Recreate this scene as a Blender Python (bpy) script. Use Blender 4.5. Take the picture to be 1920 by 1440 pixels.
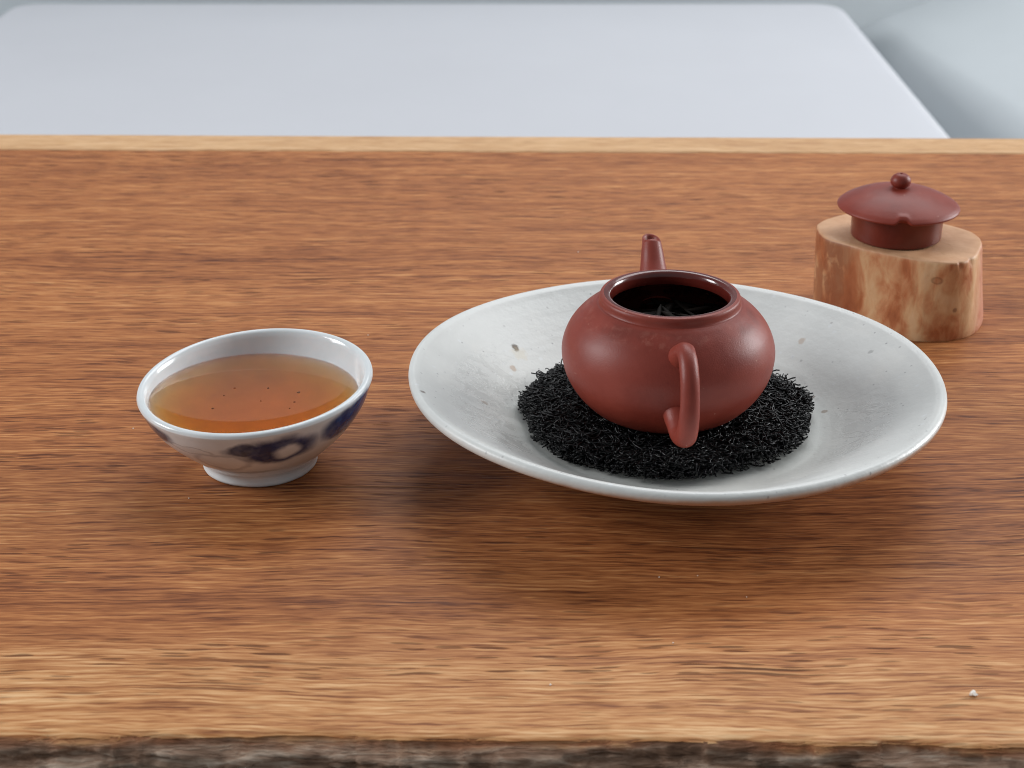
import bpy, bmesh, math, random
import numpy as np
from mathutils import Vector, Matrix

sc = bpy.context.scene
for o in list(bpy.data.objects):
    bpy.data.objects.remove(o)
COL = sc.collection
R = math.radians

# ------------------------------------------------------------------ camera
cam = bpy.data.objects.new("camera", bpy.data.cameras.new("camera"))
COL.objects.link(cam)
cam.location = (0, 0, 0.22)
cam.rotation_euler = (R(90 - 24.2), 0, 0)
cam.data.sensor_width = 36.0
cam.data.lens = 60.32
cam.data.clip_start = 0.01
cam.data.clip_end = 50
cam.data.dof.use_dof = True
cam.data.dof.focus_distance = 0.470
cam.data.dof.aperture_fstop = 30
sc.camera = cam

# ------------------------------------------------------------------ world + lamps (a room with soft window light)
world = bpy.data.worlds.new("World")
sc.world = world
world.use_nodes = True
bg = world.node_tree.nodes["Background"]
bg.inputs[0].default_value = (0.88, 0.94, 1.0, 1)
bg.inputs[1].default_value = 0.26


def area(name, loc, target, sx, sy, power, color):
    l = bpy.data.lights.new(name, "AREA")
    l.shape = "RECTANGLE"
    l.size, l.size_y, l.energy, l.color = sx, sy, power, color
    o = bpy.data.objects.new(name, l)
    COL.objects.link(o)
    o.location = loc
    o.rotation_euler = (Vector(target) - Vector(loc)).to_track_quat("-Z", "Y").to_euler()
    return o


area("window_light_left", (-1.70, 0.50, 0.80), (0, 0.45, 0.02), 0.62, 0.80, 24, (0.97, 0.98, 1.0))
area("window_light_right", (1.75, 1.15, 0.62), (0.05, 0.45, 0.02), 0.85, 0.75, 30, (0.98, 0.99, 1.0))
area("ceiling_bounce", (0.55, 1.75, 1.75), (0, 0.50, 0.0), 2.0, 1.2, 27, (0.97, 0.98, 1.0))

vs = sc.view_settings
vs.view_transform = "Standard"
vs.look = "None"
vs.exposure = 0.0
vs.gamma = 1.0
vs.use_curve_mapping = False
sc.render.engine = "CYCLES"
sc.cycles.use_denoising = True
sc.cycles.filter_width = 1.0
sc.cycles.max_bounces = 12
sc.cycles.transmission_bounces = 8
sc.cycles.glossy_bounces = 4
sc.cycles.diffuse_bounces = 4
sc.cycles.sample_clamp_indirect = 8.0

# ------------------------------------------------------------------ helpers
rng = np.random.default_rng(7)
random.seed(7)


def lin(r, g, b):
    f = lambda c: (c / 255 / 12.92) if c / 255 <= 0.04045 else ((c / 255 + 0.055) / 1.055) ** 2.4
    return (f(r), f(g), f(b), 1.0)


def _hash(ix, iy, s):
    h = (ix.astype(np.int64) * 374761393 + iy.astype(np.int64) * 668265263 + s * 974711) & 0xFFFFFFFF
    h = ((h ^ (h >> 13)) * 1274126177) & 0xFFFFFFFF
    h = h ^ (h >> 16)
    return (h & 0xFFFF) / 65535.0


def vnoise(x, y, s=0):
    x, y = np.broadcast_arrays(np.asarray(x, float), np.asarray(y, float))
    ix, iy = np.floor(x), np.floor(y)
    fx, fy = x - ix, y - iy
    fx, fy = fx * fx * (3 - 2 * fx), fy * fy * (3 - 2 * fy)
    a, b = _hash(ix, iy, s), _hash(ix + 1, iy, s)
    c, d = _hash(ix, iy + 1, s), _hash(ix + 1, iy + 1, s)
    return (a * (1 - fx) + b * fx) * (1 - fy) + (c * (1 - fx) + d * fx) * fy


def fbm(x, y, s=0, n=4):
    t, a, tot = 0, 1.0, 0
    for k in range(n):
        t = t + a * vnoise(x * 2 ** k, y * 2 ** k, s + 17 * k)
        tot += a
        a *= 0.5
    return t / tot * 2 - 1


def mesh(name, V, F, mat, parent=None, smooth=True):
    me = bpy.data.meshes.new(name)
    me.from_pydata([tuple(map(float, v)) for v in V], [], [tuple(map(int, f)) for f in F])
    me.update()
    if smooth:
        me.polygons.foreach_set("use_smooth", [True] * len(me.polygons))
    me.materials.append(mat)
    o = bpy.data.objects.new(name, me)
    COL.objects.link(o)
    if parent:
        o.parent = parent
    return o


def empty(name, loc=(0, 0, 0), rz=0.0):
    o = bpy.data.objects.new(name, None)
    o.empty_display_size = 0.01
    COL.objects.link(o)
    o.location = loc
    o.rotation_euler = (0, 0, rz)
    return o


def tag(o, label=None, cat=None, group=None, kind=None):
    if label: o["label"] = label
    if cat: o["category"] = cat
    if group: o["group"] = group
    if kind: o["kind"] = kind
    return o


def spline(pts, n):
    """Catmull-Rom through pts (list of tuples), n samples per span."""
    P = np.array(pts, float)
    P = np.vstack([2 * P[0] - P[1], P, 2 * P[-1] - P[-2]])
    out = []
    for i in range(1, len(P) - 2):
        p0, p1, p2, p3 = P[i - 1], P[i], P[i + 1], P[i + 2]
        for k in range(n):
            t = k / n
            out.append(0.5 * ((2 * p1) + (-p0 + p2) * t + (2 * p0 - 5 * p1 + 4 * p2 - p3) * t * t + (-p0 + 3 * p1 - 3 * p2 + p3) * t ** 3))
    out.append(P[-2])
    return np.array(out)


def lathe(prof, seg=160, warp=None):
    """prof: list of (r, z) in metres. Ends at r=0 are closed to a point."""
    V, F, rings = [], [], []
    ang = np.linspace(0, 2 * np.pi, seg, endpoint=False)
    for r, z in prof:
        if r < 1e-7:
            rings.append([len(V)])
            V.append((0, 0, z))
        else:
            rings.append(list(range(len(V), len(V) + seg)))
            V += [(r * math.cos(a), r * math.sin(a), z) for a in ang]
    for A, B in zip(rings[:-1], rings[1:]):
        for k in range(seg):
            k2 = (k + 1) % seg
            if len(A) == 1 and len(B) == 1: continue
            if len(A) == 1: F.append((A[0], B[k2], B[k]))
            elif len(B) == 1: F.append((A[k], A[k2], B[0]))
            else: F.append((A[k], A[k2], B[k2], B[k]))
    V = np.array(V)
    if warp: V = warp(V)
    return V, F


def mm(pts):
    return [(a / 1000, b / 1000) for a, b in pts]


def tube(path, radii, sides=16, cap=True, flat=1.0):
    path = np.array(path, float)
    n = len(path)
    T = np.gradient(path, axis=0)
    T /= np.linalg.norm(T, axis=1)[:, None] + 1e-12
    up = np.array([0, 0, 1.0]) if abs(T[0][2]) < 0.9 else np.array([1.0, 0, 0])
    V, F = [], []
    N = np.cross(T[0], up); N /= np.linalg.norm(N)
    for i in range(n):
        N = N - T[i] * np.dot(N, T[i]); N /= np.linalg.norm(N) + 1e-12
        B = np.cross(T[i], N)
        for k in range(sides):
            a = 2 * np.pi * k / sides
            V.append(path[i] + radii[i] * (math.cos(a) * N + flat * math.sin(a) * B))
    for i in range(n - 1):
        for k in range(sides):
            k2 = (k + 1) % sides
            F.append((i * sides + k, i * sides + k2, (i + 1) * sides + k2, (i + 1) * sides + k))
    if cap:
        F.append(tuple(range(sides - 1, -1, -1)))
        F.append(tuple((n - 1) * sides + k for k in range(sides)))
    return V, F


# ------------------------------------------------------------------ material helpers
class M:
    def __init__(s, name):
        s.m = bpy.data.materials.new(name)
        s.m.use_nodes = True
        s.t = s.m.node_tree
        s.b = s.t.nodes["Principled BSDF"]
        s.out = s.t.nodes["Material Output"]

    def n(s, typ, **kw):
        x = s.t.nodes.new(typ)
        for k, v in kw.items(): setattr(x, k, v)
        return x

    def put(s, sock, v):
        if isinstance(v, bpy.types.NodeSocket): s.t.links.new(v, sock)
        elif v is not None: sock.default_value = v

    def math(s, op, a, b=None, c=None, clamp=False):
        x = s.n("ShaderNodeMath", operation=op, use_clamp=clamp)
        s.put(x.inputs[0], a); s.put(x.inputs[1], b)
        if c is not None: s.put(x.inputs[2], c)
        return x.outputs[0]

    def coord(s):
        return s.n("ShaderNodeTexCoord").outputs["Object"]

    def sep(s, v):
        x = s.n("ShaderNodeSeparateXYZ"); s.put(x.inputs[0], v)
        return x.outputs

    def comb(s, x, y, z):
        c = s.n("ShaderNodeCombineXYZ")
        for i, v in enumerate((x, y, z)): s.put(c.inputs[i], v)
        return c.outputs[0]

    def scale(s, v, sc3, off=(0, 0, 0)):
        x = s.n("ShaderNodeMapping")
        s.put(x.inputs["Vector"], v)
        x.inputs["Scale"].default_value = sc3
        x.inputs["Location"].default_value = off
        return x.outputs[0]

    def noise(s, v, scale=1.0, detail=3.0, rough=0.55, dist=0.0):
        x = s.n("ShaderNodeTexNoise")
        s.put(x.inputs["Vector"], v)
        x.inputs["Scale"].default_value = scale
        x.inputs["Detail"].default_value = detail
        x.inputs["Roughness"].default_value = rough
        x.inputs["Distortion"].default_value = dist
        return x.outputs[0]

    def vor(s, v, scale=1.0, rand=1.0):
        x = s.n("ShaderNodeTexVoronoi")
        s.put(x.inputs["Vector"], v)
        x.inputs["Scale"].default_value = scale
        x.inputs["Randomness"].default_value = rand
        return x.outputs["Distance"], x.outputs["Color"]

    def smooth(s, v, a, b, lo=0.0, hi=1.0):
        x = s.n("ShaderNodeMapRange", interpolation_type="SMOOTHSTEP")
        s.put(x.inputs[0], v)
        for i, q in enumerate((a, b, lo, hi)): s.put(x.inputs[i + 1], q)
        return x.outputs[0]

    def remap(s, v, a, b, lo=0.0, hi=1.0):
        x = s.n("ShaderNodeMapRange")
        s.put(x.inputs[0], v)
        for i, q in enumerate((a, b, lo, hi)): s.put(x.inputs[i + 1], q)
        return x.outputs[0]

    def ramp(s, v, stops):
        x = s.n("ShaderNodeValToRGB")
        s.put(x.inputs[0], v)
        e = x.color_ramp.elements
        while len(e) < len(stops): e.new(0.5)
        for q, (p, c) in zip(e, stops):
            q.position, q.color = p, c
        return x.outputs[0]

    def mix(s, fac, a, b, mode="MIX"):
        x = s.n("ShaderNodeMix", data_type="RGBA", blend_type=mode)
        s.put(x.inputs[0], fac); s.put(x.inputs[6], a); s.put(x.inputs[7], b)
        return x.outputs[2]

    def bump(s, h, dist, strength=1.0, normal=None):
        x = s.n("ShaderNodeBump")
        x.inputs["Strength"].default_value = strength
        x.inputs["Distance"].default_value = dist
        s.put(x.inputs["Height"], h)
        if normal is not None: s.put(x.inputs["Normal"], normal)
        return x.outputs[0]

    def set(s, **kw):
        for k, v in kw.items():
            s.put(s.b.inputs[k.replace("_", " ")], v)
        return s


# ------------------------------------------------------------------ wood of the table
def wood(name, strip=False):
    w = M(name)
    P = w.coord()
    x, y, z = w.sep(P)
    # slow wander of the grain
    wander = w.noise(w.scale(P, (5, 7, 1)), 1.0, 2.0)
    wob = w.math("MULTIPLY", w.math("SUBTRACT", wander, 0.5), 0.020)
    yy = w.math("ADD", y, wob)
    rip = w.noise(w.scale(P, (34, 70, 1), (8, 8, 0)), 1.0, 3.0, 0.6)
    yy = w.math("ADD", yy, w.math("MULTIPLY", w.math("SUBTRACT", rip, 0.5), 0.0030))
    G = w.comb(x, yy, z)
    band = w.noise(w.scale(G, (1.5, 34, 1), (3, 1, 0)), 1.0, 3.0, 0.6)
    streak = w.noise(w.scale(G, (11, 210, 1), (1, 5, 0)), 1.0, 3.0, 0.65, 0.2)
    fine = w.noise(w.scale(G, (34, 840, 1), (7, 2, 0)), 1.0, 3.0, 0.75, 0.25)
    vfine = w.noise(w.scale(G, (85, 1250, 1), (3, 4, 0)), 1.0, 2.0, 0.7)
    blot = w.noise(w.scale(P, (7, 10, 1), (2, 9, 0)), 1.0, 2.0, 0.5)
    fac = 0.5
    for q, k in ((band, 0.40), (streak, 0.62), (fine, 1.10), (vfine, 0.95), (blot, 0.18)):
        fac = w.math("ADD", fac, w.math("MULTIPLY", w.math("SUBTRACT", q, 0.5), k))
    if strip:
        col = w.ramp(fac, [(0.25, lin(178, 132, 92)), (0.5, lin(203, 162, 118)), (0.8, lin(222, 186, 146))])
    else:
        heart = w.ramp(fac, [(0.12, lin(82, 41, 24)), (0.33, lin(134, 78, 43)), (0.52, lin(166, 104, 60)), (0.70, lin(188, 127, 77)), (0.88, lin(208, 154, 104))])
        sap = w.ramp(fac, [(0.20, lin(128, 76, 44)), (0.38, lin(180, 122, 74)), (0.55, lin(208, 156, 104)), (0.82, lin(234, 196, 148))])
        edge = w.math("ADD", y, w.math("MULTIPLY", w.math("SUBTRACT", w.noise(w.scale(G, (5, 60, 1)), 1.0, 4.0, 0.65), 0.5), 0.050))
        sm = w.smooth(edge, 0.360, 0.306, 0, 0.72)
        col = w.mix(sm, heart, sap)
    # open pores: short dark dashes along the grain
    def dashes(sx, sy, off, lo, hi, r0, r1):
        d, c = w.vor(w.scale(G, (sx, sy, 1), off), 1.0, 1.0)
        d = w.math("ADD", d, w.math("MULTIPLY", w.math("SUBTRACT", fine, 0.5), 0.25))
        return w.math("MULTIPLY", w.smooth(d, r0, r1), w.smooth(w.sep(c)[0], lo, hi))
    dens = w.smooth(w.noise(w.scale(G, (3, 40, 1), (5, 5, 0)), 1.0, 2.0), 0.36, 0.66)
    k1 = w.math("MULTIPLY", dashes(90, 800, (4, 8, 0), 0.35, 0.45, 0.34, 0.22), w.math("MULTIPLY_ADD", dens, 0.45, 0.18))
    k2 = w.math("MULTIPLY", dashes(55, 520, (9, 3, 0), 0.55, 0.65, 0.30, 0.20), w.math("MULTIPLY_ADD", dens, 0.55, 0.18))
    k3 = w.math("MULTIPLY", dashes(16, 330, (2, 6, 0), 0.70, 0.80, 0.24, 0.12), w.math("MULTIPLY_ADD", dens, 0.75, 0.15))
    k4 = w.math("MULTIPLY", dashes(4.5, 200, (6, 2, 0), 0.72, 0.82, 0.20, 0.06), w.math("MULTIPLY_ADD", dens, 0.55, 0.15))
    pores = w.math("MAXIMUM", w.math("MAXIMUM", k1, k2), w.math("MAXIMUM", k3, k4))
    if strip: pores = w.math("MULTIPLY", pores, 0.25)
    col = w.mix(w.math("MULTIPLY", pores, 0.9), col, lin(62, 28, 17))
    h = w.math("SUBTRACT", w.math("MULTIPLY", fine, 0.5), w.math("MULTIPLY", pores, 0.9))
    nb = w.bump(h, 0.0004, 0.6)
    rough = w.math("ADD", w.remap(streak, 0.3, 0.7, 0.44, 0.56), w.math("MULTIPLY", pores, 0.2))
    w.set(Base_Color=col, Roughness=rough, Normal=nb, Specular_IOR_Level=0.22)
    return w.m


WOOD = wood("oiled_hardwood")
STRIP = wood("pale_sapwood", True)


def bark_mat():
    w = M("weathered_edge_wood")
    P = w.coord()
    x, y, z = w.sep(P)
    S = w.noise(w.scale(P, (60, 420, 520)), 1.0, 4.0, 0.7, 0.5)
    L = w.noise(w.scale(P, (40, 120, 140), (3, 3, 3)), 1.0, 3.0)
    f = w.math("ADD", w.math("MULTIPLY", S, 0.75), w.math("MULTIPLY", L, 0.35))
    grey = w.ramp(f, [(0.36, lin(62, 41, 31)), (0.46, lin(122, 93, 74)), (0.56, lin(160, 132, 112)), (0.70, lin(210, 190, 170))])
    red = w.ramp(f, [(0.36, lin(84, 46, 30)), (0.55, lin(150, 96, 62)), (0.75, lin(200, 150, 104))])
    k = w.math("ADD", z, w.math("MULTIPLY", w.math("SUBTRACT", L, 0.5), 0.006))
    col = w.mix(w.smooth(k, -0.0032, -0.0006), grey, red)
    w.set(Base_Color=col, Roughness=0.85, Normal=w.bump(S, 0.0012, 1.0), Specular_IOR_Level=0.2)
    return w.m


BARK = bark_mat()

# ------------------------------------------------------------------ the setting: floor
FLOOR_Z = -0.52
fl = M("pale_floor")
fl.set(Base_Color=fl.ramp(fl.noise(fl.coord(), 6.0, 4.0), [(0.3, lin(176, 176, 172)), (0.7, lin(200, 202, 200))]), Roughness=0.6)
flo = mesh("floor", [(-8, -8, FLOOR_Z), (8, -8, FLOOR_Z), (8, 8, FLOOR_Z), (-8, 8, FLOOR_Z)], [(0, 1, 2, 3)], fl.m, smooth=False)
tag(flo, kind="structure")


# ------------------------------------------------------------------ rounded box helper
def rbox(name, lo, hi, rad, mat, parent, seg=5, crown=0.0, plan=0.0, cuts=0):
    bm = bmesh.new()
    bmesh.ops.create_cube(bm, size=1.0)
    lo, hi = Vector(lo), Vector(hi)
    for v in bm.verts:
        v.co = Vector([(lo[i] + hi[i]) / 2 + v.co[i] * (hi[i] - lo[i]) for i in range(3)])
    if plan > 0:
        ve = [e for e in bm.edges if abs(e.verts[0].co.z - e.verts[1].co.z) > 1e-6]
        bmesh.ops.bevel(bm, geom=ve, offset=plan, segments=12, profile=0.5, affect="EDGES")
        te = [e for e in bm.edges if abs(e.verts[0].co.z - e.verts[1].co.z) < 1e-6 and e.calc_face_angle(0) > 0.7]
        bmesh.ops.bevel(bm, geom=te, offset=rad, segments=seg, profile=0.5, affect="EDGES")
    else:
        bmesh.ops.bevel(bm, geom=list(bm.edges), offset=rad, segments=seg, profile=0.5, affect="EDGES")
    me = bpy.data.meshes.new(name)
    bm.to_mesh(me); bm.free()
    me.polygons.foreach_set("use_smooth", [True] * len(me.polygons))
    me.materials.append(mat)
    me.set_sharp_from_angle(angle=R(50))
    o = bpy.data.objects.new(name, me)
    COL.objects.link(o)
    o.parent = parent
    return o


# ------------------------------------------------------------------ white upholstered seat behind the table
def cloth(name, c1, c2):
    w = M(name)
    P = w.coord()
    weave = w.noise(w.scale(P, (900, 900, 900)), 1.0, 2.0)
    soft = w.noise(P, 5.0, 3.0)
    w.set(Base_Color=w.mix(soft, c1, c2), Roughness=0.9, Specular_IOR_Level=0.15, Normal=w.bump(w.math("ADD", w.math("MULTIPLY", weave, 0.03), soft), 0.01, 0.35))
    return w.m


CUSH = cloth("white_cushion_cloth", lin(187, 189, 194), lin(193, 195, 200))
FRAME = cloth("pale_grey_upholstery", lin(184, 190, 193), lin(196, 202, 205))
sofa = tag(empty("armchair", (-0.086, 1.35, FLOOR_Z)), "white upholstered armchair with rounded seat cushion behind the wooden table", "armchair")
Zs = -0.14 - FLOOR_Z
rbox("seat_cushion", (-0.425, -0.27, Zs - 0.098), (0.424, 0.402, Zs), 0.016, CUSH, sofa, plan=0.036)
rbox("seat_base", (-0.60, -0.26, 0.06), (0.60, 0.52, Zs - 0.10), 0.02, FRAME, sofa)
rbox("backrest", (-0.80, 0.50, 0.10), (0.80, 0.73, Zs + 0.42), 0.05, FRAME, sofa)
for s in (-1, 1):
    # armrest: a slab whose inner face leans gently outwards
    prof = [(0.0, Zs - 0.12), (0.004, Zs - 0.048), (0.03, Zs - 0.036), (0.16, Zs + 0.012), (0.30, Zs + 0.060), (0.36, Zs + 0.06), (0.40, Zs + 0.02), (0.40, 0.06), (0.0, 0.06)]
    ys = np.linspace(-0.40, 0.72, 16)
    pr = np.array(prof)
    V = [(s * (0.507 - (yq - 0.06) * 0.109 + a), yq, b + 0.003 * math.sin(11 * yq + a * 9)) for yq in ys for a, b in pr]
    n = len(pr)
    F = [(i * n + k, i * n + (k + 1) % n, (i + 1) * n + (k + 1) % n, (i + 1) * n + k) for i in range(len(ys) - 1) for k in range(n)]
    F += [tuple(range(n)), tuple((len(ys) - 1) * n + k for k in range(n - 1, -1, -1))]
    mesh("armrest", V, F, FRAME, sofa)
for sx in (-0.5, 0.5):
    for sy in (-0.2, 0.5):
        V, F = lathe([(0, 0), (0.016, 0), (0.022, 0.062), (0, 0.062)], 16)
        o = mesh("leg", V, F, BARK, sofa); o.location = (sx, sy, 0)

# ------------------------------------------------------------------ the table
TX = 0.62
table = tag(empty("wooden_table", (0, 0, FLOOR_Z)), "brown wooden table with fine grain, pale sapwood and a rough live front edge", "table")
TZ = -FLOOR_Z   # table top in table space


def front_y(x):
    return 0.3045 + 0.0022 * fbm(x * 9 + 3, x * 0, 5, 3) + 0.0013 * fbm(x * 60, x * 0, 9, 3) + 0.0010 * np.floor(3 * vnoise(x * 55, x * 0, 13)) / 3 + 0.0005 * fbm(x * 300, x * 0, 15, 2) - 0.009 * x


nx = 900
xs = np.linspace(-TX, TX, nx)
fy = front_y(xs)
BACK = 0.7424


def back_y(x):
    return BACK - 0.0148 * x + 0.0007 * fbm(x * 14, x * 0, 71, 3)


by = back_y(xs)
V, F = [], []
cols = [0, 0.0008, 0.0018, 0.004, 0.010, 0.03, 0.08]
nc = len(cols) + 1
for i, xq in enumerate(xs):
    drop = 0.0006 + 0.0006 * vnoise(xq * 120, 0, 3)
    for c in cols:
        V.append((xq, fy[i] + c, -drop * math.exp(-c / 0.0012)))
    V.append((xq, by[i], 0.0))
for i in range(nx - 1):
    for k in range(nc - 1):
        a = i * nc + k
        F.append((a, a + nc, a + nc + 1, a + 1))
# underside and sides
b0 = len(V)
for i, xq in enumerate(xs):
    V.append((xq, fy[i] + 0.010, -0.035)); V.append((xq, by[i], -0.035))
for i in range(nx - 1):
    a = b0 + i * 2
    F.append((a, a + 1, a + 3, a + 2))
    F.append((i * nc + nc - 1, (i + 1) * nc + nc - 1, a + 3, a + 1))
    F.append((i * nc, a, a + 2, (i + 1) * nc))
F.append(tuple([k for k in range(nc)] + [b0 + 1, b0]))
e = (nx - 1) * nc
F.append(tuple([e + k for k in range(nc - 1, -1, -1)] + [b0 + 2 * nx - 2, b0 + 2 * nx - 1]))
o = mesh("tabletop", V, F, WOOD, table, smooth=False); o.location = (0, 0, TZ)

# pale strip along the far edge
V, F = [], []
pr = [(0.0003, -0.0002), (0.0010, 0.0004), (0.0235, 0.0004), (0.0253, -0.0012), (0.0253, -0.035), (0.0003, -0.035)]
xe_ = xs[::5]
for xq in xe_:
    e0 = float(back_y(xq)); e1 = BACK - 0.0148 * xq + 0.0005 * float(fbm(xq * 11, 0.0, 73, 3))
    V += [(xq, (e0 if k in (0, 1, 5) else e1) + a, b) for k, (a, b) in enumerate(pr)]
ne = len(xe_)
F = [(i * 6 + k, i * 6 + (k + 1) % 6, (i + 1) * 6 + (k + 1) % 6, (i + 1) * 6 + k) for i in range(ne - 1) for k in range(6)]
F += [(5, 4, 3, 2, 1, 0), tuple((ne - 1) * 6 + k for k in range(6))]
o = mesh("edge_strip", V, F, STRIP, table, smooth=False); o.location = (0, 0, TZ)

# rough live edge: displaced sheet with body
nxb, nz = 1900, 66
xb = np.linspace(-TX, TX, nxb)
fyb = front_y(xb)
t = np.linspace(0, 1, nz)
Xg, Tg = np.meshgrid(xb, t, indexing="ij")
d = (0.0020 * fbm(Xg * 34, Tg * 12 + Xg * 3, 21, 4) + 0.0024 * np.abs(fbm(Xg * 70, Tg * 34 + Xg * 5, 31, 3)) + 0.0009 * fbm(Xg * 200, Tg * 90, 41, 3))
d *= np.clip(Tg * 10, 0.0, 1)
ridge = np.floor(Tg * 11 + 1.6 * vnoise(Xg * 50, Tg * 5, 51)) % 2
d += 0.0009 * ridge * np.clip(Tg * 8, 0, 1)
Yg = fyb[:, None] + 0.0004 - 0.0125 * np.clip(Tg * 1.5, 0, 1) ** 0.85 + 0.006 * np.clip(Tg - 0.7, 0, 1) - d
Zg = -0.0007 - 0.0335 * Tg - 0.0004 * np.clip(d * 400, -1, 1)
V = np.stack([Xg, Yg, Zg], -1).reshape(-1, 3).tolist()
F = [(i * nz + k, i * nz + k + 1, (i + 1) * nz + k + 1, (i + 1) * nz + k) for i in range(nxb - 1) for k in range(nz - 1)]
o = mesh("live_edge", V, F, BARK, table); o.location = (0, 0, TZ)

for sx in (-0.5, 0.5):
    for sy in (0.37, 0.70):
        rbox("leg", (sx - 0.025, sy - 0.025, 0), (sx + 0.025, sy + 0.025, TZ - 0.0355), 0.004, WOOD, table, 2)

# ------------------------------------------------------------------ porcelain cup
CUPX, CUPY = -0.0714, 0.4355


def cup_warp(V):
    V = V.copy()
    k = np.clip(V[:, 2] / 0.025, 0, 1) ** 1.3
    V[:, 2] += k * (0.050 * V[:, 0] + 0.062 * V[:, 1])
    a = np.arctan2(V[:, 1], V[:, 0])
    r = 1 + 0.006 * np.sin(2 * a + 0.6) * k + 0.003 * np.sin(3 * a + 2) * k
    V[:, 0] *= r; V[:, 1] *= r
    return V


def porcelain():
    w = M("blue_and_white_porcelain")
    P = w.coord()
    x, y, z = w.sep(P)
    th = w.math("ARCTAN2", y, x)
    r = w.math("SQRT", w.math("ADD", w.math("MULTIPLY", x, x), w.math("MULTIPLY", y, y)))
    nz1 = w.math("SUBTRACT", w.noise(P, 160, 3.0), 0.5)
    nz2 = w.math("SUBTRACT", w.noise(w.scale(P, (1, 1, 1), (3, 3, 3)), 160, 3.0), 0.5)
    # height measured square to the (uneven) rim
    zz = w.math("SUBTRACT", z, w.math("ADD", w.math("MULTIPLY", x, 0.040), w.math("MULTIPLY", y, 0.045)))

    def blob(deg, zc, da, dz, soft=0.35):
        u = w.math("DIVIDE", w.math("ADD", w.math("SUBTRACT", th, R(deg)), w.math("MULTIPLY", nz1, 0.14)), R(da))
        v = w.math("DIVIDE", w.math("ADD", w.math("SUBTRACT", zz, zc), w.math("MULTIPLY", nz2, 0.0030)), dz)
        q = w.math("SQRT", w.math("ADD", w.math("MULTIPLY", u, u), w.math("MULTIPLY", v, v)))
        return w.smooth(q, 1.0 + soft, 1.0 - soft)

    def inv(a): return w.math("SUBTRACT", 1.0, a)
    b1 = w.math("MULTIPLY", blob(-70, 0.0180, 20, 0.0050, 0.28), inv(blob(-66, 0.0174, 7.0, 0.0023, 0.45)))
    b1 = w.math("MAXIMUM", b1, blob(-88, 0.0196, 11, 0.0024, 0.3))
    b2 = blob(-22, 0.0200, 26, 0.0050, 0.2)
    b3 = blob(-144, 0.0205, 15, 0.0030, 0.3)
    m = w.math("MAXIMUM", w.math("MAXIMUM", b1, b2), b3)
    for a in (25, 62, 100, 140):
        m = w.math("MAXIMUM", m, blob(a, 0.0175 + 0.001 * math.sin(a), 13, 0.0036, 0.3))
    # thin brushed ring left of the big patch and pale brush lines
    ringq = lambda deg, zc, da, dz: w.math("SUBTRACT", blob(deg, zc, da, dz, 0.14), blob(deg, zc, da * 0.84, dz * 0.80, 0.14))
    line = w.math("MULTIPLY", w.math("MAXIMUM", ringq(-103, 0.0140, 17, 0.0042), ringq(-118, 0.0185, 14, 0.0016)), 0.40)
    lines2 = w.math("MULTIPLY", blob(-95, 0.0082, 24, 0.0008, 0.5), 0.40)
    geo = w.n("ShaderNodeNewGeometry").outputs["Normal"]
    nx_, ny_, nz_ = w.sep(geo)
    outer = w.smooth(w.math("ADD", w.math("MULTIPLY", nx_, w.math("DIVIDE", x, r)), w.math("MULTIPLY", ny_, w.math("DIVIDE", y, r))), 0.2, 0.5)
    shade = w.noise(P, 260, 3.0)
    blue = w.ramp(w.math("ADD", w.math("MULTIPLY", shade, 0.6), w.remap(th, R(-120), R(-20), 0.0, 0.4)), [(0.3, lin(12, 34, 66)), (0.6, lin(14, 52, 106)), (0.85, lin(44, 92, 156))])
    base = w.ramp(w.noise(P, 90, 3.0), [(0.3, lin(214, 220, 221)), (0.7, lin(228, 232, 233))])
    col = w.mix(w.math("MULTIPLY", line, outer), base, lin(88, 92, 108))
    col = w.mix(w.math("MULTIPLY", lines2, outer), col, lin(96, 84, 80))
    col = w.mix(w.math("MULTIPLY", w.math("MULTIPLY", m, outer), w.remap(w.noise(w.scale(P, (1, 1, 1), (7, 1, 4)), 210, 3.0), 0.3, 0.6, 0.86, 1.0)), col, blue)
    # iron pinholes
    pd, pc = w.vor(P, 120)
    pin = w.math("MULTIPLY", w.smooth(pd, 0.06, 0.03), w.smooth(w.sep(pc)[0], 0.88, 0.90))
    col = w.mix(pin, col, lin(70, 40, 34))
    # bare greyish foot rim
    w.set(Base_Color=col, Roughness=w.smooth(z, 0.0005, 0.002, 0.6, 0.14), Specular_IOR_Level=w.math("SUBTRACT", 0.6, w.math("MULTIPLY", w.math("MULTIPLY", w.math("SUBTRACT", 1.0, outer), w.math("LESS_THAN", z, 0.0213)), 0.58)),
          Normal=w.bump(w.noise(P, 140, 3.0), 0.0006, 0.18), Subsurface_Weight=0.0)
    return w.m


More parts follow.
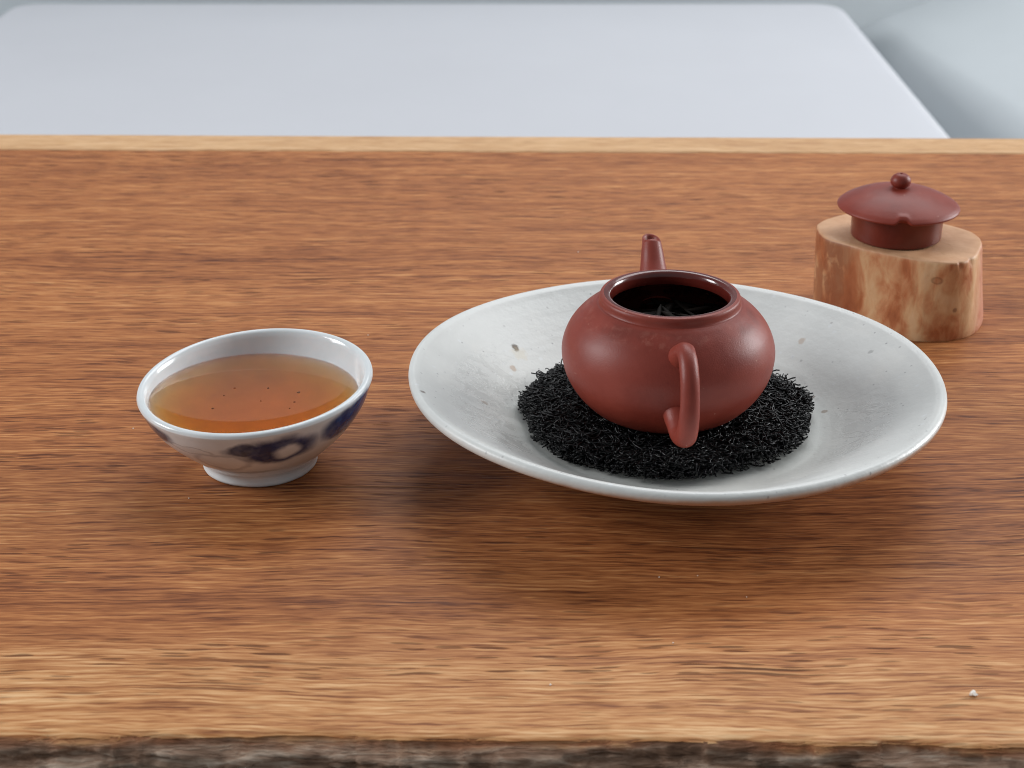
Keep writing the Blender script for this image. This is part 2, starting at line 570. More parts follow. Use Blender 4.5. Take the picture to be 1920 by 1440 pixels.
PORC = porcelain()
cup = tag(empty("tea_cup", (CUPX, CUPY, 0.0001)), "small white porcelain cup with blue brushed patches holding amber tea", "cup")
outer = spline(mm([(17.4, 4.2), (19.5, 6.2), (23.5, 10.0), (27.4, 14.4), (30.3, 19.0), (31.9, 23.0), (32.5, 24.8)]), 6)
lip = spline(mm([(32.5, 24.8), (32.2, 25.6), (31.4, 25.9), (30.5, 25.6), (29.9, 24.6)]), 4)
inner_pts = [(29.9, 24.6), (29.0, 21.5), (27.2, 17.8), (24.0, 13.0), (19.0, 8.6), (13.0, 6.2), (6.0, 5.4), (0, 5.3)]
inner = spline(mm(inner_pts), 6)
prof = np.vstack([outer, lip[1:], inner[1:]])
V, F = lathe(list(map(tuple, prof)) , 160, cup_warp)
mesh("bowl", V, F, PORC, cup)
foot = mm([(17.0, 4.9)]) + list(map(tuple, spline(mm([(17.35, 4.25), (16.3, 3.4), (15.9, 2.2), (16.1, 0.6)]), 4))) + mm([(15.8, 0.05), (14.9, 0.0), (14.3, 0.8), (14.0, 3.0), (0, 3.4)])


def foot_warp(V):
    a = np.arctan2(V[:, 1], V[:, 0])
    V = V.copy()
    k = np.exp(-V[:, 2] / 0.0012)
    s = 1 + (0.012 * fbm(a * 3.1 + 9, a * 0, 77, 3)) * k
    V[:, 0] *= s; V[:, 1] *= s
    return V


V, F = lathe(foot, 160, foot_warp)
mesh("foot_ring", V, F, PORC, cup)

# tea in the cup
TEA_Z = 0.0213
tea = M("amber_tea")
tea.set(Base_Color=(1, 1, 1, 1), Roughness=0.0, IOR=1.333, Transmission_Weight=1.0)
va = tea.n("ShaderNodeVolumeAbsorption")
va.inputs["Color"].default_value = (0.974, 0.70, 0.05, 1)
va.inputs["Density"].default_value = 125
tea.t.links.new(va.outputs[0], tea.out.inputs["Volume"])
inn = [(a, b) for a, b in map(tuple, spline(mm(inner_pts), 6))]
V, F = lathe([(r + 0.00012, z - 0.00012 if r > 0 else z - 0.0001) for r, z in inn if z < 0.0247], 160, cup_warp)
V = np.array(V)
bm = bmesh.new()
bv = [bm.verts.new(v) for v in V]
for f in F: bm.faces.new([bv[i] for i in f])
geom = list(bm.verts) + list(bm.edges) + list(bm.faces)
res = bmesh.ops.bisect_plane(bm, geom=geom, plane_co=(0, 0, TEA_Z), plane_no=(0, 0, 1), clear_outer=True)
edges = [e for e in bm.edges if e.is_boundary]
bmesh.ops.contextual_create(bm, geom=edges)
bmesh.ops.recalc_face_normals(bm, faces=list(bm.faces))
me = bpy.data.meshes.new("tea")
bm.to_mesh(me); bm.free()
for p in me.polygons: p.use_smooth = len(p.vertices) <= 4
me.materials.append(tea.m)
to = bpy.data.objects.new("tea", me)
COL.objects.link(to)
to.location = cup.location
tag(to, "clear amber tea filling the small porcelain cup", "tea")

# added sheet painting a pale sheen on the tea: its outline is the meeting of two circles
sheen_m = M("painted_tea_sheen")
sheen_m.set(Base_Color=(0.9, 0.87, 0.82, 1), Roughness=0.35, Specular_IOR_Level=0.3, Alpha=0.042)
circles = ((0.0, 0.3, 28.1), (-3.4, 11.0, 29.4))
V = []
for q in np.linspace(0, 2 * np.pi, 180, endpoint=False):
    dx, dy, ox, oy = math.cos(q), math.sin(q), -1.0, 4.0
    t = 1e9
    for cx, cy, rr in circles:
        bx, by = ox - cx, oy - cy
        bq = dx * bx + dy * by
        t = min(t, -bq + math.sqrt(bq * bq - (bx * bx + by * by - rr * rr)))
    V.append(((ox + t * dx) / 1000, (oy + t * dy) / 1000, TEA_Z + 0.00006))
mesh("painted_sheen", V, [tuple(range(len(V)))], sheen_m.m, to, smooth=False)

speck_m = M("tea_dust"); speck_m.set(Base_Color=lin(46, 26, 20), Roughness=0.6)
specks = [(440, 729, .55), (420, 743, .4), (399, 767, .6), (503, 729, .6), (489, 753, .4), (560, 737, .75), (552, 755, .5), (543, 767, .4)]
f_, p_ = 3217.0, R(24.2)
fx_, up_ = Vector((0, math.cos(p_), -math.sin(p_))), Vector((0, math.sin(p_), math.cos(p_)))
SPECK_XY = []
for u, v, s in specks:
    dd = fx_ + Vector((1, 0, 0)) * ((u - 960) / f_) - up_ * ((v - 720) / f_)
    P = Vector((0, 0, 0.22)) + dd * ((TEA_Z - 0.22) / dd.z)
    SPECK_XY.append((P.x, P.y, s))
for x, y, s in SPECK_XY:
    V, F = lathe(mm([(0, 0.10), (0.35, 0.07), (0.5, 0), (0.35, -0.05), (0, -0.06)]), 9)
    V = V * (1 + 0.5 * (rng.random((len(V), 1)) - 0.5))
    V[:, 0] *= s * 1.5; V[:, 1] *= s * 1.1; V[:, 2] *= 1.2
    o = mesh("tea_speck", V, F, speck_m.m)
    o.location = (x, y, TEA_Z + 0.0002)
    o.rotation_euler = (0, 0, rng.random() * 6)
    tag(o, "tiny dark tea speck floating on the amber tea", "speck", "tea specks floating in the cup")

# ------------------------------------------------------------------ stoneware plate
PX, PY = 0.0458, 0.4415


def stoneware():
    w = M("speckled_grey_stoneware")
    P = w.coord()
    x, y, z = w.sep(P)
    r = w.math("SQRT", w.math("ADD", w.math("MULTIPLY", x, x), w.math("MULTIPLY", y, y)))
    th = w.math("ARCTAN2", y, x)
    soft = w.noise(P, 55, 4.0, 0.6)
    col = w.ramp(soft, [(0.30, lin(210, 212, 209)), (0.52, lin(215, 217, 214)), (0.75, lin(221, 222, 218))])
    # warmer towards the well
    col = w.mix(w.smooth(r, 0.060, 0.040, 0, 0.35), col, lin(206, 206, 196))
    # speckles
    d1, c1 = w.vor(w.scale(P, (480, 480, 300)), 1.0)
    s1 = w.math("MULTIPLY", w.smooth(d1, 0.22, 0.08), w.smooth(w.sep(c1)[0], 0.72, 0.95))
    col = w.mix(w.math("MULTIPLY", s1, 0.55), col, lin(120, 118, 122))
    d2, c2 = w.vor(w.scale(P, (300, 300, 200), (2, 2, 2)), 1.0)
    s2 = w.math("MULTIPLY", w.smooth(d2, 0.17, 0.07), w.smooth(w.sep(c2)[1], 0.90, 0.96))
    col = w.mix(w.math("MULTIPLY", s2, 0.35), col, lin(110, 104, 106))
    d3, c3 = w.vor(w.scale(P, (330, 330, 200), (5, 1, 2)), 1.0)
    s3 = w.math("MULTIPLY", w.smooth(d3, 0.30, 0.10), w.smooth(w.sep(c3)[1], 0.80, 0.96))
    col = w.mix(w.math("MULTIPLY", s3, 0.5), col, lin(226, 230, 232))
    # iron spots
    for sx, sy, rr, a, c in ((-0.0447, 0.0360, 0.0013, 1.0, (52, 30, 18)), (-0.0436, 0.0345, 0.0026, 0.25, (206, 186, 140)), (-0.0455, 0.0269, 0.0012, 0.5, (170, 128, 84)),
                             (0.0425, 0.0408, 0.0012, 0.4, (170, 130, 90)), (0.0416, 0.0156, 0.0013, 0.9, (104, 76, 50)), (0.0442, 0.0060, 0.0010, 0.65, (130, 98, 66)),
                             (-0.0700, -0.0164, 0.0008, 0.7, (92, 70, 56)), (-0.0534, 0.0013, 0.0011, 0.5, (130, 100, 70)), (0.004, -0.069, 0.0008, 0.5, (120, 110, 110)), (0.060, 0.024, 0.0008, 0.4, (120, 120, 118))):
        dx = w.math("SUBTRACT", x, sx); dy = w.math("SUBTRACT", y, sy)
        q = w.math("SQRT", w.math("ADD", w.math("MULTIPLY", dx, dx), w.math("MULTIPLY", dy, dy)))
        q = w.math("ADD", q, w.math("MULTIPLY", w.math("SUBTRACT", w.noise(P, 700, 2.0), 0.5), rr * 1.2))
        col = w.mix(w.smooth(q, rr * 1.2, rr * 0.6, 0, a), col, lin(*c))
    # bare, toasted clay on the underside
    under = w.smooth(w.math("ADD", w.math("SUBTRACT", z, w.math("MULTIPLY", w.math("SUBTRACT", r, 0.0700), 1.0)), w.math("MULTIPLY", w.math("SUBTRACT", soft, 0.5), 0.004)), 0.0176, 0.0146)
    gz = w.sep(w.n("ShaderNodeNewGeometry").outputs["True Normal"])[2]
    outside = w.math("MULTIPLY", w.smooth(r, 0.0690, 0.0705), w.smooth(gz, 0.35, 0.0))
    lowside = w.math("MULTIPLY", outside, w.smooth(w.math("ADD", z, w.math("MULTIPLY", w.math("SUBTRACT", soft, 0.5), 0.003)), 0.0246, 0.0228))
    col = w.mix(w.math("MULTIPLY", lowside, 0.85), col, lin(176, 132, 98))
    # wet streaks on the left side of the well
    wn = w.noise(w.scale(P, (150, 260, 200)), 1.0, 4.0, 0.6, 0.8)
    side = w.math("MULTIPLY", w.smooth(w.math("ABSOLUTE", w.math("ADD", w.math("ABSOLUTE", th), -2.95)), 0.55, 0.1), w.math("MULTIPLY", w.smooth(r, 0.042, 0.048), w.smooth(r, 0.066, 0.058)))
    side2 = w.math("MULTIPLY", w.smooth(w.math("ABSOLUTE", w.math("ADD", th, 0.25)), 0.55, 0.1), w.math("MULTIPLY", w.smooth(r, 0.044, 0.050), w.smooth(r, 0.064, 0.057)))
    wet = w.math("MULTIPLY", w.math("MAXIMUM", side, w.math("MULTIPLY", side2, 0.8)), w.smooth(wn, 0.42, 0.56))
    col = w.mix(w.math("MULTIPLY", wet, 0.06), col, lin(150, 152, 146))
    rough = w.math("SUBTRACT", w.remap(soft, 0.3, 0.7, 0.30, 0.42), w.math("MULTIPLY", wet, 0.22))
    nb = w.bump(w.noise(P, 260, 4.0, 0.6), 0.0007, 0.25)
    nb = w.bump(wet, 0.0005, 0.3, nb)
    nb = w.bump(w.noise(w.comb(w.math("MULTIPLY", th, 0.004), w.math("MULTIPLY", r, 1.0), 0.0), 170, 2.0), 0.0012, 0.15, nb)
    w.set(Base_Color=col, Roughness=rough, Normal=nb, Specular_IOR_Level=0.5)
    return w.m


STONE = stoneware()
plate = tag(empty("plate", (PX, PY, 0.0001)), "speckled pale grey stoneware plate under the black mat and teapot", "plate")


def plate_warp(V):
    V = V.copy()
    r = np.hypot(V[:, 0], V[:, 1]); a = np.arctan2(V[:, 1], V[:, 0])
    k = np.clip(r / 0.074, 0, 1) ** 3
    V[:, 2] += k * (0.0004 * np.sin(2 * a + 1) + 0.00025 * np.sin(5 * a) - 0.0009 * np.cos(a))
    s = 1 + k * (0.0035 * np.sin(2 * a + 2.2) + 0.0015 * np.sin(3 * a))
    V[:, 0] *= s; V[:, 1] *= s
    return V


pi = list(map(tuple, spline(mm([(0, 9.0), (20, 9.0), (38, 9.2), (44, 10.0), (50, 12.6), (57, 16.8), (64, 20.9), (69, 23.8), (71.5, 25.4)]), 6)))
pl = list(map(tuple, spline(mm([(71.5, 25.4), (73.2, 25.9), (74.4, 25.2), (74.6, 24.0), (73.9, 22.8), (72.0, 22.0)]), 5)))
po = list(map(tuple, spline(mm([(72.0, 22.0), (64, 18.5), (57, 14.6), (50, 10.4), (38, 6.2), (28, 4.2)]), 5)))
V, F = lathe(pi + pl[1:] + po[1:] + mm([(0, 4.1)]), 220, plate_warp)
mesh("dish", V, F, STONE, plate)
V, F = lathe(mm([(29.2, 4.7), (27.4, 3.0), (27.0, 0.6), (26.5, 0.0), (24.6, 0.0), (24.0, 0.8), (23.6, 4.4)]), 160)
mesh("foot_ring", V, F, STONE, plate)

# ------------------------------------------------------------------ black loop mat
MX, MY = 0.0434, 0.4420
bl = M("glossy_black_fibre")
bl.set(Base_Color=(0.0045, 0.0045, 0.0052, 1), Roughness=0.30, Specular_IOR_Level=0.34)
mat_root = tag(empty("fibre_mat", (MX, MY + 0.0012, 0.0094)), "round black tangled fibre mat on the plate under the teapot", "mat")
V, F = lathe(mm([(0, 0.2), (33, 0.2), (34.0, 1.2), (33, 2.6), (0, 3.2)]), 64)
mesh("backing", V, F, bl.m, mat_root)


def strands(count, seed):
    g = np.random.default_rng(seed)
    VV, FF = [], []
    sides = 4
    for i in range(count):
        edge = i < count * 0.20
        a = g.random() * 2 * np.pi
        Rm = 41.0 + 0.9 * math.sin(3 * a + 1) + 0.7 * math.sin(7 * a) + 0.5 * math.sin(13 * a)
        rr = (Rm - abs(g.normal(0, 3.0))) if edge else Rm * math.sqrt(g.random()) * 0.97
        z = (g.random() ** 0.7) * 6.6 + 0.3
        z = min(z, 0.4 + 6.6 * min(1, (Rm - rr) / 5.5 + 0.42))
        if rr > 40: z = max(z, (rr - 40) * 0.9)
        c = np.array([rr * math.cos(a), rr * math.sin(a), z])
        if edge:
            d = np.array([math.cos(a + g.normal(0, 0.6)), math.sin(a + g.normal(0, 0.6)), g.normal(0.0, 0.28)])
        else:
            b = g.random() * 2 * np.pi
            d = np.array([math.cos(b), math.sin(b), g.normal(0, 0.14)])
        d /= np.linalg.norm(d)
        e = np.cross(d, g.normal(0, 1, 3) * np.array([0.45, 0.45, 1.0])); e /= np.linalg.norm(e)
        L = g.uniform(2.0, 4.5) if edge else g.uniform(4, 9)
        curl = g.uniform(-1.0, 1.0) if edge else g.uniform(-5.5, 5.5)
        n = 4 if edge else 9
        ts = np.linspace(-0.5, 0.5, n)
        if abs(curl) < 0.05: curl = 0.05
        path = c + L * (np.sin(curl * ts) / curl)[:, None] * d + L * ((1 - np.cos(curl * ts)) / curl)[:, None] * e
        path += g.normal(0, 0.10, path.shape)
        # stay above the dish, inside the mat
        pr_ = np.hypot(path[:, 0], path[:, 1])
        path[:, 2] = np.clip(path[:, 2], 0.2 + np.clip(pr_ - 38, 0, 9) * 0.42, 8.0)
        lim = Rm + 0.6
        sc_ = np.minimum(1, lim / np.maximum(pr_, 1e-6)); path[:, 0] *= sc_; path[:, 1] *= sc_
        path[:, 1] *= 0.955
        rad = g.uniform(0.14, 0.25)
        v, f = tube(path / 1000, [rad / 1000] * n, sides, True)
        off = len(VV)
        VV += v
        FF += [tuple(q + off for q in ff) for ff in f]
    return VV, FF


V, F = strands(8800, 3)
tag(mesh("fibres", V, F, bl.m, mat_root), kind="stuff")

# ------------------------------------------------------------------ clay teapot
def clay(name, wetness=0.0, inside=False):
    w = M(name)
    P = w.coord()
    soft = w.noise(P, 70, 4.0, 0.6)
    grain = w.noise(P, 2600, 2.0, 0.6)
    if wetness > 0.5:
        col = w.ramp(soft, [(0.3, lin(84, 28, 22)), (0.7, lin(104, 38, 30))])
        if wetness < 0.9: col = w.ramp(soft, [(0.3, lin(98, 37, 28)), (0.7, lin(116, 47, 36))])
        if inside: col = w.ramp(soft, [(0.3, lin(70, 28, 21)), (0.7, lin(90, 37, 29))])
        w.set(Base_Color=col, Roughness=w.remap(soft, 0.3, 0.7, 0.12, 0.3) if wetness > 0.9 else 0.3, Normal=w.bump(grain, 0.0002, 0.15), Coat_Weight=0.5 if wetness > 0.9 else 0.0, Coat_Roughness=0.06)
    else:
        col = w.ramp(soft, [(0.28, lin(122, 48, 36)), (0.5, lin(134, 55, 42)), (0.75, lin(146, 64, 50))])
        d, c = w.vor(P, 520)
        pale = w.math("MULTIPLY", w.smooth(d, 0.16, 0.06), w.smooth(w.sep(c)[0], 0.93, 0.97))
        col = w.mix(w.math("MULTIPLY", pale, 0.55), col, lin(206, 160, 140))
        x, y, z = w.sep(P)
        # pale mineral bloom on the shoulder just under the rim
        rr = w.math("SQRT", w.math("ADD", w.math("MULTIPLY", x, x), w.math("MULTIPLY", y, y)))
        zone = w.math("MULTIPLY", w.math("MULTIPLY", w.smooth(z, 0.0255, 0.0285), w.smooth(z, 0.0308, 0.0300)), w.smooth(rr, 0.0262, 0.0250))
        bloom = w.math("MULTIPLY", zone, w.smooth(w.noise(P, 330, 4.0, 0.7), 0.50, 0.68))
        col = w.mix(w.math("MULTIPLY", bloom, 0.20), col, lin(190, 128, 110))
        # tea-darkened band below the rim
        col = w.mix(w.math("MULTIPLY", zone, w.math("MULTIPLY", w.smooth(w.noise(P, 120, 3.0), 0.45, 0.65), 0.30)), col, lin(84, 34, 26))
        w.set(Base_Color=col, Roughness=w.remap(soft, 0.3, 0.7, 0.39, 0.47), Specular_IOR_Level=0.38,
              Normal=w.bump(w.math("ADD", w.math("MULTIPLY", grain, 0.5), w.math("MULTIPLY", w.noise(P, 420, 3.0), 0.25)), 0.00022, 0.45))
    return w.m


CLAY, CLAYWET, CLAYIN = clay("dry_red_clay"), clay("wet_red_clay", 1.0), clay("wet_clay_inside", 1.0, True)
CLAYDAMP = clay("damp_red_clay", 0.6)
POTX, POTY, POTZ = 0.0434, 0.4395, 0.0162
pot = tag(empty("teapot", (POTX, POTY, POTZ), R(2.4)), "open red clay teapot without its lid on the black mat", "teapot")
body = list(map(tuple, spline(mm([(19.6, 0.1), (22.3, 2.0), (25.9, 6.0), (28.4, 10.6), (29.5, 15.4), (29.3, 19.4), (27.6, 23.8), (24.8, 27.4), (21.8, 29.9), (20.2, 31.0)]), 8)))
V, F = lathe(mm([(0, 0.9), (16.0, 0.9), (17.0, 0.0), (19.0, 0.0)]) + body + mm([(18.2, 31.2), (17.0, 31.0)]), 192)
mesh("body", V, F, CLAY, pot)
rim = list(map(tuple, spline(mm([(20.3, 30.7), (19.6, 31.15), (19.35, 31.9), (19.35, 32.8), (19.0, 33.5), (18.2, 33.75)]), 5)))
V, F = lathe(rim, 192)
ro = mesh("rim", V, F, CLAY, pot)
V, F = lathe(list(map(tuple, spline(mm([(18.2, 33.75), (17.3, 33.7), (16.6, 33.3), (16.2, 32.4), (16.1, 31.0), (16.3, 30.0)]), 4))), 192)
mesh("wet_rim", V, F, CLAYWET, ro)
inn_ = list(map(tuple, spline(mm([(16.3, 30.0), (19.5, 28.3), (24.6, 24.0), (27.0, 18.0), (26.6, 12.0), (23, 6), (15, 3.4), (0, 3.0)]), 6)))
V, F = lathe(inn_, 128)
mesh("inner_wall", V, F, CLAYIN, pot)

# spout: straight tapering tube leaning away from the handle, hollow at the mouth
sp = spline([(0, 28.2, 17.6), (0, 32.2, 20.6), (0, 37.5, 25.8), (0, 41.4, 30.2), (0, 44.2, 33.3)], 6)
n = len(sp)
rad = np.interp(np.linspace(0, 1, n), [0, 0.25, 0.6, 1.0], [6.4, 5.1, 3.7, 2.7])
V, F = tube(sp / 1000, rad / 1000, 40, False)
V = [np.array(v) for v in V]
sd = 40
# level the mouth so that it is cut nearly horizontal
top = [k for k in range((n - 1) * sd, n * sd)]
zc = np.mean([V[k][2] for k in top])
ax = np.array([0, 3.0, 3.4]); ax = ax / np.linalg.norm(ax)
for k in top:
    V[k] = V[k] + ax * (((zc - V[k][2]) * 0.80 + 0.34 * (V[k][1] - 0.0446) - 0.10 * V[k][0] + 0.0004) / ax[2])
ctr = np.mean([V[k] for k in top], axis=0)
prev = top
for fct, dz in ((0.94, 0.00020), (0.84, 0.00016), (0.76, -0.0004), (0.70, -0.006)):
    new = []
    for k in top:
        new.append(len(V)); V.append(ctr + (V[k] - ctr) * fct + (np.array([0, 0, dz]) if dz > -0.001 else ax * dz))
    F += [(prev[i], prev[(i + 1) % sd], new[(i + 1) % sd], new[i]) for i in range(sd)]
    prev = new
F.append(tuple(prev))
mesh("spout", V, F, CLAY, pot)

# handle: ear-shaped loop towards the viewer (local -y), with a drooping lower end
hp = spline([(0, -21.0, 21.5), (0.1, -26.6, 26.4), (0.2, -31.2, 29.2), (0.4, -35.2, 28.2), (0.5, -38.8, 24.4), (0.5, -40.8, 18.8), (0.3, -41.2, 13.4), (0, -39.4, 9.0), (-0.3, -35.2, 7.4), (-0.5, -31.0, 8.3), (-0.5, -24.0, 11.2)], 8)
n = len(hp)
rad = (1 + 0.03 * fbm(np.linspace(0, 9, n), np.zeros(n), 88, 3)) * np.interp(np.linspace(0, 1, n), [0, 0.10, 0.22, 0.5, 0.68, 0.80, 0.9, 1.0], [4.6, 3.5, 2.45, 2.55, 2.8, 3.1, 3.4, 4.6])
V, F = tube(hp / 1000, rad / 1000, 28, True, 0.92)
mesh("handle", V, F, CLAY, pot)

# wet leaves in the pot
leaf_m = M("wet_tea_leaf")
leaf_m.set(Base_Color=leaf_m.ramp(leaf_m.noise(leaf_m.coord(), 300, 3.0), [(0.3, lin(12, 9, 7)), (0.7, lin(28, 20, 13))]), Roughness=0.75, Specular_IOR_Level=0.15)
VV, FF = [], []
for i in range(420):
    a, rr = rng.random() * 6.283, 24.5 * math.sqrt(rng.random())
    c = np.array([rr * math.cos(a), rr * math.sin(a), 17 + 9 * (rng.random()) - 0.007 * rr * rr])
    b = rng.random() * 6.283
    d = np.array([math.cos(b), math.sin(b), rng.normal(0, 0.12)]); d /= np.linalg.norm(d)
    e = np.cross(d, rng.normal(0, 1, 3)); e /= np.linalg.norm(e)
    L = rng.uniform(6, 14); ts = np.linspace(-0.5, 0.5, 6)
    path = c + L * ts[:, None] * d + (rng.uniform(-4, 4) * (ts ** 2))[:, None] * e
    q = np.hypot(path[:, 0], path[:, 1]); s_ = np.minimum(1, 24.8 / q); path[:, 0] *= s_; path[:, 1] *= s_
    w_ = rng.uniform(0.6, 1.3)
    v, f = tube(path / 1000, np.array([0.25, 0.8, 1, 1, 0.8, 0.25]) * w_ / 1000, 5, True, 0.45)
    off = len(VV); VV += v; FF += [tuple(k + off for k in g) for g in f]
lo = mesh("tea_leaves", VV, FF, leaf_m.m)
lo.location = (POTX, POTY, POTZ)
tag(lo, "dark wet tea leaves heaped inside the open clay teapot", "tea leaves", kind="stuff")
stem_m = M("pale_tea_stem")
stem_m.set(Base_Color=lin(124, 96, 62), Roughness=0.4)
for pts, lab in (([(-10.5, 3.0, 23.0), (-10.2, 1.0, 25.0), (-10.4, -2.5, 24.2), (-11.0, -5.0, 22.8)], "brown curled tea twig leaning against the inside of the teapot"),
                 ([(-9.0, -10.6, 23.8), (-4.0, -11.9, 24.6), (1.0, -12.6, 24.2), (5.5, -12.2, 24.8)], "long brown tea twig lying across the leaves in the teapot"),
                 ([(-14.6, 0.5, 27.6), (-14.8, -1.5, 28.6), (-14.6, -3.4, 27.4)], "short pale tea twig stuck under the teapot rim")):
    q = spline(pts, 4)
    v, f = tube(q / 1000, np.full(len(q), 0.00034), 7, True)
    o = mesh("tea_twig", v, f, stem_m.m)
    o.location = (POTX, POTY, POTZ)
    tag(o, lab, "twig")

# ------------------------------------------------------------------ wooden block with the lid on it
def block_mat():
    w = M("mottled_pale_wood")
    P = w.coord()
    x, y, z = w.sep(P)
    n1 = w.noise(w.scale(P, (75, 75, 40)), 1.0, 3.0, 0.55, 0.6)
    n2 = w.noise(w.scale(P, (230, 230, 110), (3, 3, 3)), 1.0, 4.0, 0.65, 0.6)
    f = w.math("ADD", w.math("MULTIPLY", n1, 0.72), w.math("MULTIPLY", n2, 0.34))
    col = w.ramp(f, [(0.33, lin(140, 76, 44)), (0.43, lin(178, 110, 70)), (0.51, lin(200, 144, 102)), (0.58, lin(214, 172, 128)), (0.72, lin(226, 194, 154))])
    # pinkish bark-side at the right end
    col = w.mix(w.smooth(x, 0.020, 0.027, 0, 0.75), col, w.mix(n2, lin(176, 104, 86), lin(216, 152, 130)))
    # brown stain on the left front
    col = w.mix(w.math("MULTIPLY", w.smooth(x, -0.013, -0.022), w.smooth(n2, 0.3, 0.55, 0.2, 0.8)), col, lin(132, 66, 36))
    # sawn top
    ring = w.noise(w.scale(P, (120, 120, 40), (1, 7, 0)), 1.0, 3.0)
    topc = w.ramp(ring, [(0.3, lin(194, 146, 108)), (0.7, lin(216, 172, 134))])
    col = w.mix(w.smooth(z, 0.0268, 0.0273), col, topc)
    d, c = w.vor(w.scale(P, (210, 210, 210)), 1.0)
    fleck = w.math("MULTIPLY", w.smooth(d, 0.24, 0.10), w.smooth(w.sep(c)[0], 0.86, 0.92))
    col = w.mix(w.math("MULTIPLY", fleck, 0.6), col, lin(96, 50, 34))
    # one ringed knot on the front
    dx = w.math("DIVIDE", w.math("SUBTRACT", x, 0.0072), 0.0019)
    dz = w.math("DIVIDE", w.math("SUBTRACT", z, 0.0212), 0.0013)
    q = w.math("SQRT", w.math("ADD", w.math("MULTIPLY", dx, dx), w.math("MULTIPLY", dz, dz)))
    knot = w.math("MULTIPLY", w.math("SUBTRACT", w.smooth(q, 1.15, 0.85), w.math("MULTIPLY", w.smooth(q, 0.75, 0.45), 0.6)), w.smooth(y, 0.0, -0.008))
    col = w.mix(w.math("MULTIPLY", knot, 0.4), col, lin(84, 46, 32))
    w.set(Base_Color=col, Roughness=0.48, Specular_IOR_Level=0.35, Normal=w.bump(w.math("ADD", n2, w.math("MULTIPLY", n1, 0.6)), 0.0007, 0.35))
    return w.m


BX, BY = 0.1315, 0.5495
blk = mesh_root = tag(empty("wooden_block", (BX, BY, 0.0001)), "short mottled pale wood block carrying the teapot lid", "wood block")
topo = [(104.7, 560.3), (105.5, 549.3), (113.7, 540.2), (121.4, 533.9), (129.1, 528.8), (135.4, 525.7), (143.6, 523.7), (149.7, 527.2), (155.2, 537.0), (158.1, 546.6), (157.1, 554.2), (151.5, 561.5), (141, 570.0), (130, 575.0), (119.7, 575.3), (112.5, 571.3), (107.3, 566.5)]
boto = [(105.5, 561.0), (106.0, 550.3), (113.4, 540.2), (120.6, 533.6), (128.3, 526.6), (135.6, 523.2), (144.8, 524.0), (153.0, 528.6), (158.8, 537.5), (161.2, 547.0), (159.5, 555.5), (153.0, 563.0), (142, 571.0), (130, 576.0), (119.7, 576.0), (112.7, 572.0), (107.8, 567.0)]


def closed(pts, n):
    P = np.array(pts, float); m = len(P); out = []
    for i in range(m):
        p0, p1, p2, p3 = P[i - 1], P[i], P[(i + 1) % m], P[(i + 2) % m]
        for k in range(n):
            t = k / n
            out.append(0.5 * ((2 * p1) + (-p0 + p2) * t + (2 * p0 - 5 * p1 + 4 * p2 - p3) * t * t + (-p0 + 3 * p1 - 3 * p2 + p3) * t ** 3))
    return np.array(out)


Tp = (closed(topo, 12) / 1000) - np.array([BX, BY]); Bt = (closed(boto, 12) / 1000) - np.array([BX, BY])
N = len(Tp); Hb = 0.0275
levels = [(0, 0.985), (0.0, 0.995), (0.0006, 1.0)] + [(q, 1.0) for q in np.linspace(0.002, 0.0258, 22)] + [(0.0266, 0.998), (0.0272, 0.988), (0.0275, 0.972)]
V, F = [], []
ang = np.arange(N) / N * 2 * np.pi
for li, (zq, s) in enumerate(levels):
    tt = zq / Hb
    Q = Bt * (1 - tt) + Tp * tt
    bumpv = 1 + 0.010 * fbm(np.cos(ang) * 3 + 5, np.sin(ang) * 3 + zq * 60, 61, 3) + 0.006 * fbm(np.cos(ang) * 9, np.sin(ang) * 9 + zq * 120, 63, 2)
    chip = np.zeros(N)
    if li >= len(levels) - 4:
        for c0, wd, dp in ((7 * 12 + 1, 1.6, 0.03), (6 * 12 + 4, 1.2, 0.02)):
            chip += dp * np.exp(-((np.arange(N) - c0) / wd) ** 2)
    Q = Q * (s * bumpv * (1 - chip))[:, None]
    V += [(a, b, zq) for a, b in Q]
nl = len(levels)
for l in range(nl - 1):
    for k in range(N):
        k2 = (k + 1) % N
        F.append((l * N + k, l * N + k2, (l + 1) * N + k2, (l + 1) * N + k))
# top and bottom as rings shrinking to the middle
for base, flip in ((nl - 1, False), (0, True)):
    prev = [base * N + k for k in range(N)]
    for fct in (0.9, 0.6, 0.3):
        new = []
        for k in range(N):
            a, b, c = V[base * N + k]
            new.append(len(V)); V.append((a * fct, b * fct, c))
        for k in range(N):
            k2 = (k + 1) % N
            q = (prev[k], prev[k2], new[k2], new[k])
            F.append(q[::-1] if flip else q)
        prev = new
    F.append(tuple(prev[::-1]) if flip else tuple(prev))
bo = mesh("block_body", V, F, block_mat(), blk)
bo.data.set_sharp_from_angle(angle=R(60))

LX, LY, LZ = 0.1298, 0.5503, 0.0278
lid = tag(empty("teapot_lid", (LX, LY, LZ)), "red clay teapot lid with round knob resting on the wooden block", "teapot lid")
capp = list(map(tuple, spline(mm([(2.6, 17.0), (6, 16.7), (11, 15.6), (15.6, 13.8), (18.6, 12.2), (19.9, 11.2)]), 6))) + list(map(tuple, spline(mm([(19.9, 11.2), (20.25, 10.7), (20.0, 10.15), (18.8, 9.9), (15.4, 9.9)]), 5)))[1:]


def lid_warp(V):
    V = V.copy()
    a = np.arctan2(V[:, 1], V[:, 0]); r = np.hypot(V[:, 0], V[:, 1])
    # small chip in the front of the brim
    k = np.exp(-(((a + R(97)) / R(6.0)) ** 4)) * np.clip((r - 0.0166) / 0.0030, 0, 1)
    V[:, 2] += 0.0012 * k
    s = 1 - 0.05 * k
    V[:, 0] *= s; V[:, 1] *= s
    return V


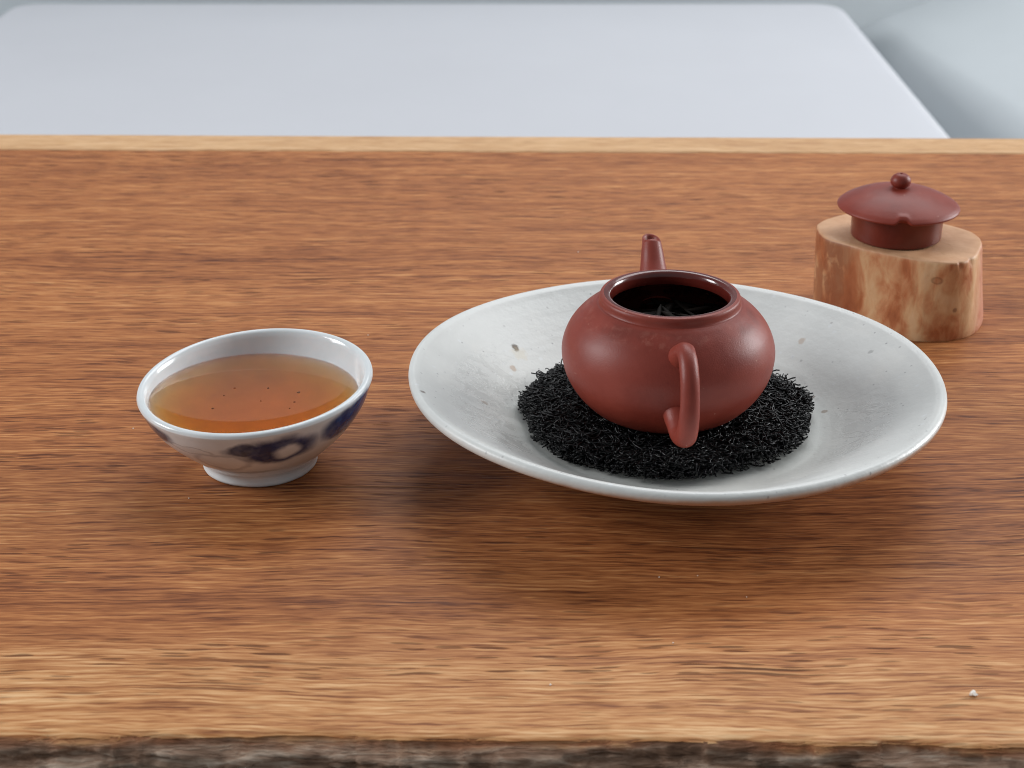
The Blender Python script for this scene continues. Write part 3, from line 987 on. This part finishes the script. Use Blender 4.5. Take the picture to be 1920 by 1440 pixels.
V, F = lathe(mm([(0, 17.1)]) + capp + mm([(0, 9.9)]), 240, lid_warp)
cap = mesh("cap", V, F, CLAY, lid)
V, F = lathe(list(map(tuple, spline(mm([(15.3, 10.4), (15.2, 8.0), (15.1, 4.0), (15.0, 0.8), (14.6, 0.1), (13.4, 0.0), (12.8, 0.8), (12.7, 5.0), (12.7, 9.8)]), 4))), 128)
mesh("collar", V, F, CLAYDAMP, lid)
V, F = lathe(list(map(tuple, spline(mm([(3.6, 16.6), (2.6, 16.85), (2.2, 17.05), (2.5, 17.4), (3.15, 18.2), (3.4, 19.3), (3.0, 20.5), (2.1, 21.4), (1.0, 21.8), (0.55, 21.65), (0.45, 21.0), (0, 20.8)]), 5))), 64)
mesh("knob", V, F, CLAY, lid)

# ------------------------------------------------------------------ crumbs on the table
cr = M("white_crumb"); cr.set(Base_Color=lin(232, 226, 216), Roughness=0.7)


def onto(u, v):
    dd = fx_ + Vector((1, 0, 0)) * ((u - 960) / f_) - up_ * ((v - 720) / f_)
    P = Vector((0, 0, 0.22)) + dd * (-0.22 / dd.z)
    return P.x, P.y


def crumb(x, y, s, lab, grp=None):
    V, F = lathe(mm([(0, 0.5), (0.32, 0.42), (0.5, 0.1), (0.36, -0.28), (0, -0.4)]), 7)
    V = V * (1 + 0.6 * (rng.random((len(V), 1)) - 0.5)) * s
    V[:, 2] *= 0.6
    V[:, 2] -= V[:, 2].min() - 0.00002
    o = mesh("crumb", V, F, cr.m, smooth=False)
    o.location = (x, y, 0.0)
    o.rotation_euler = (0, 0, rng.random() * 6)
    tag(o, lab, "crumb", grp)


crumb(*onto(1824, 1304), 1.9, "white crumb lying in the pale wood near the rough front edge")
for u, v, s in ((1084, 473, .45), (354, 935, .45), (250, 804, .45), (690, 629, .5), (1032, 1285, .55), (1262, 1206, .4), (1308, 1080, .4), (1236, 1083, .4), (1400, 1120, .35)):
    crumb(*onto(u, v), s, "tiny pale dust crumb on the brown tabletop", "dust crumbs on the table")
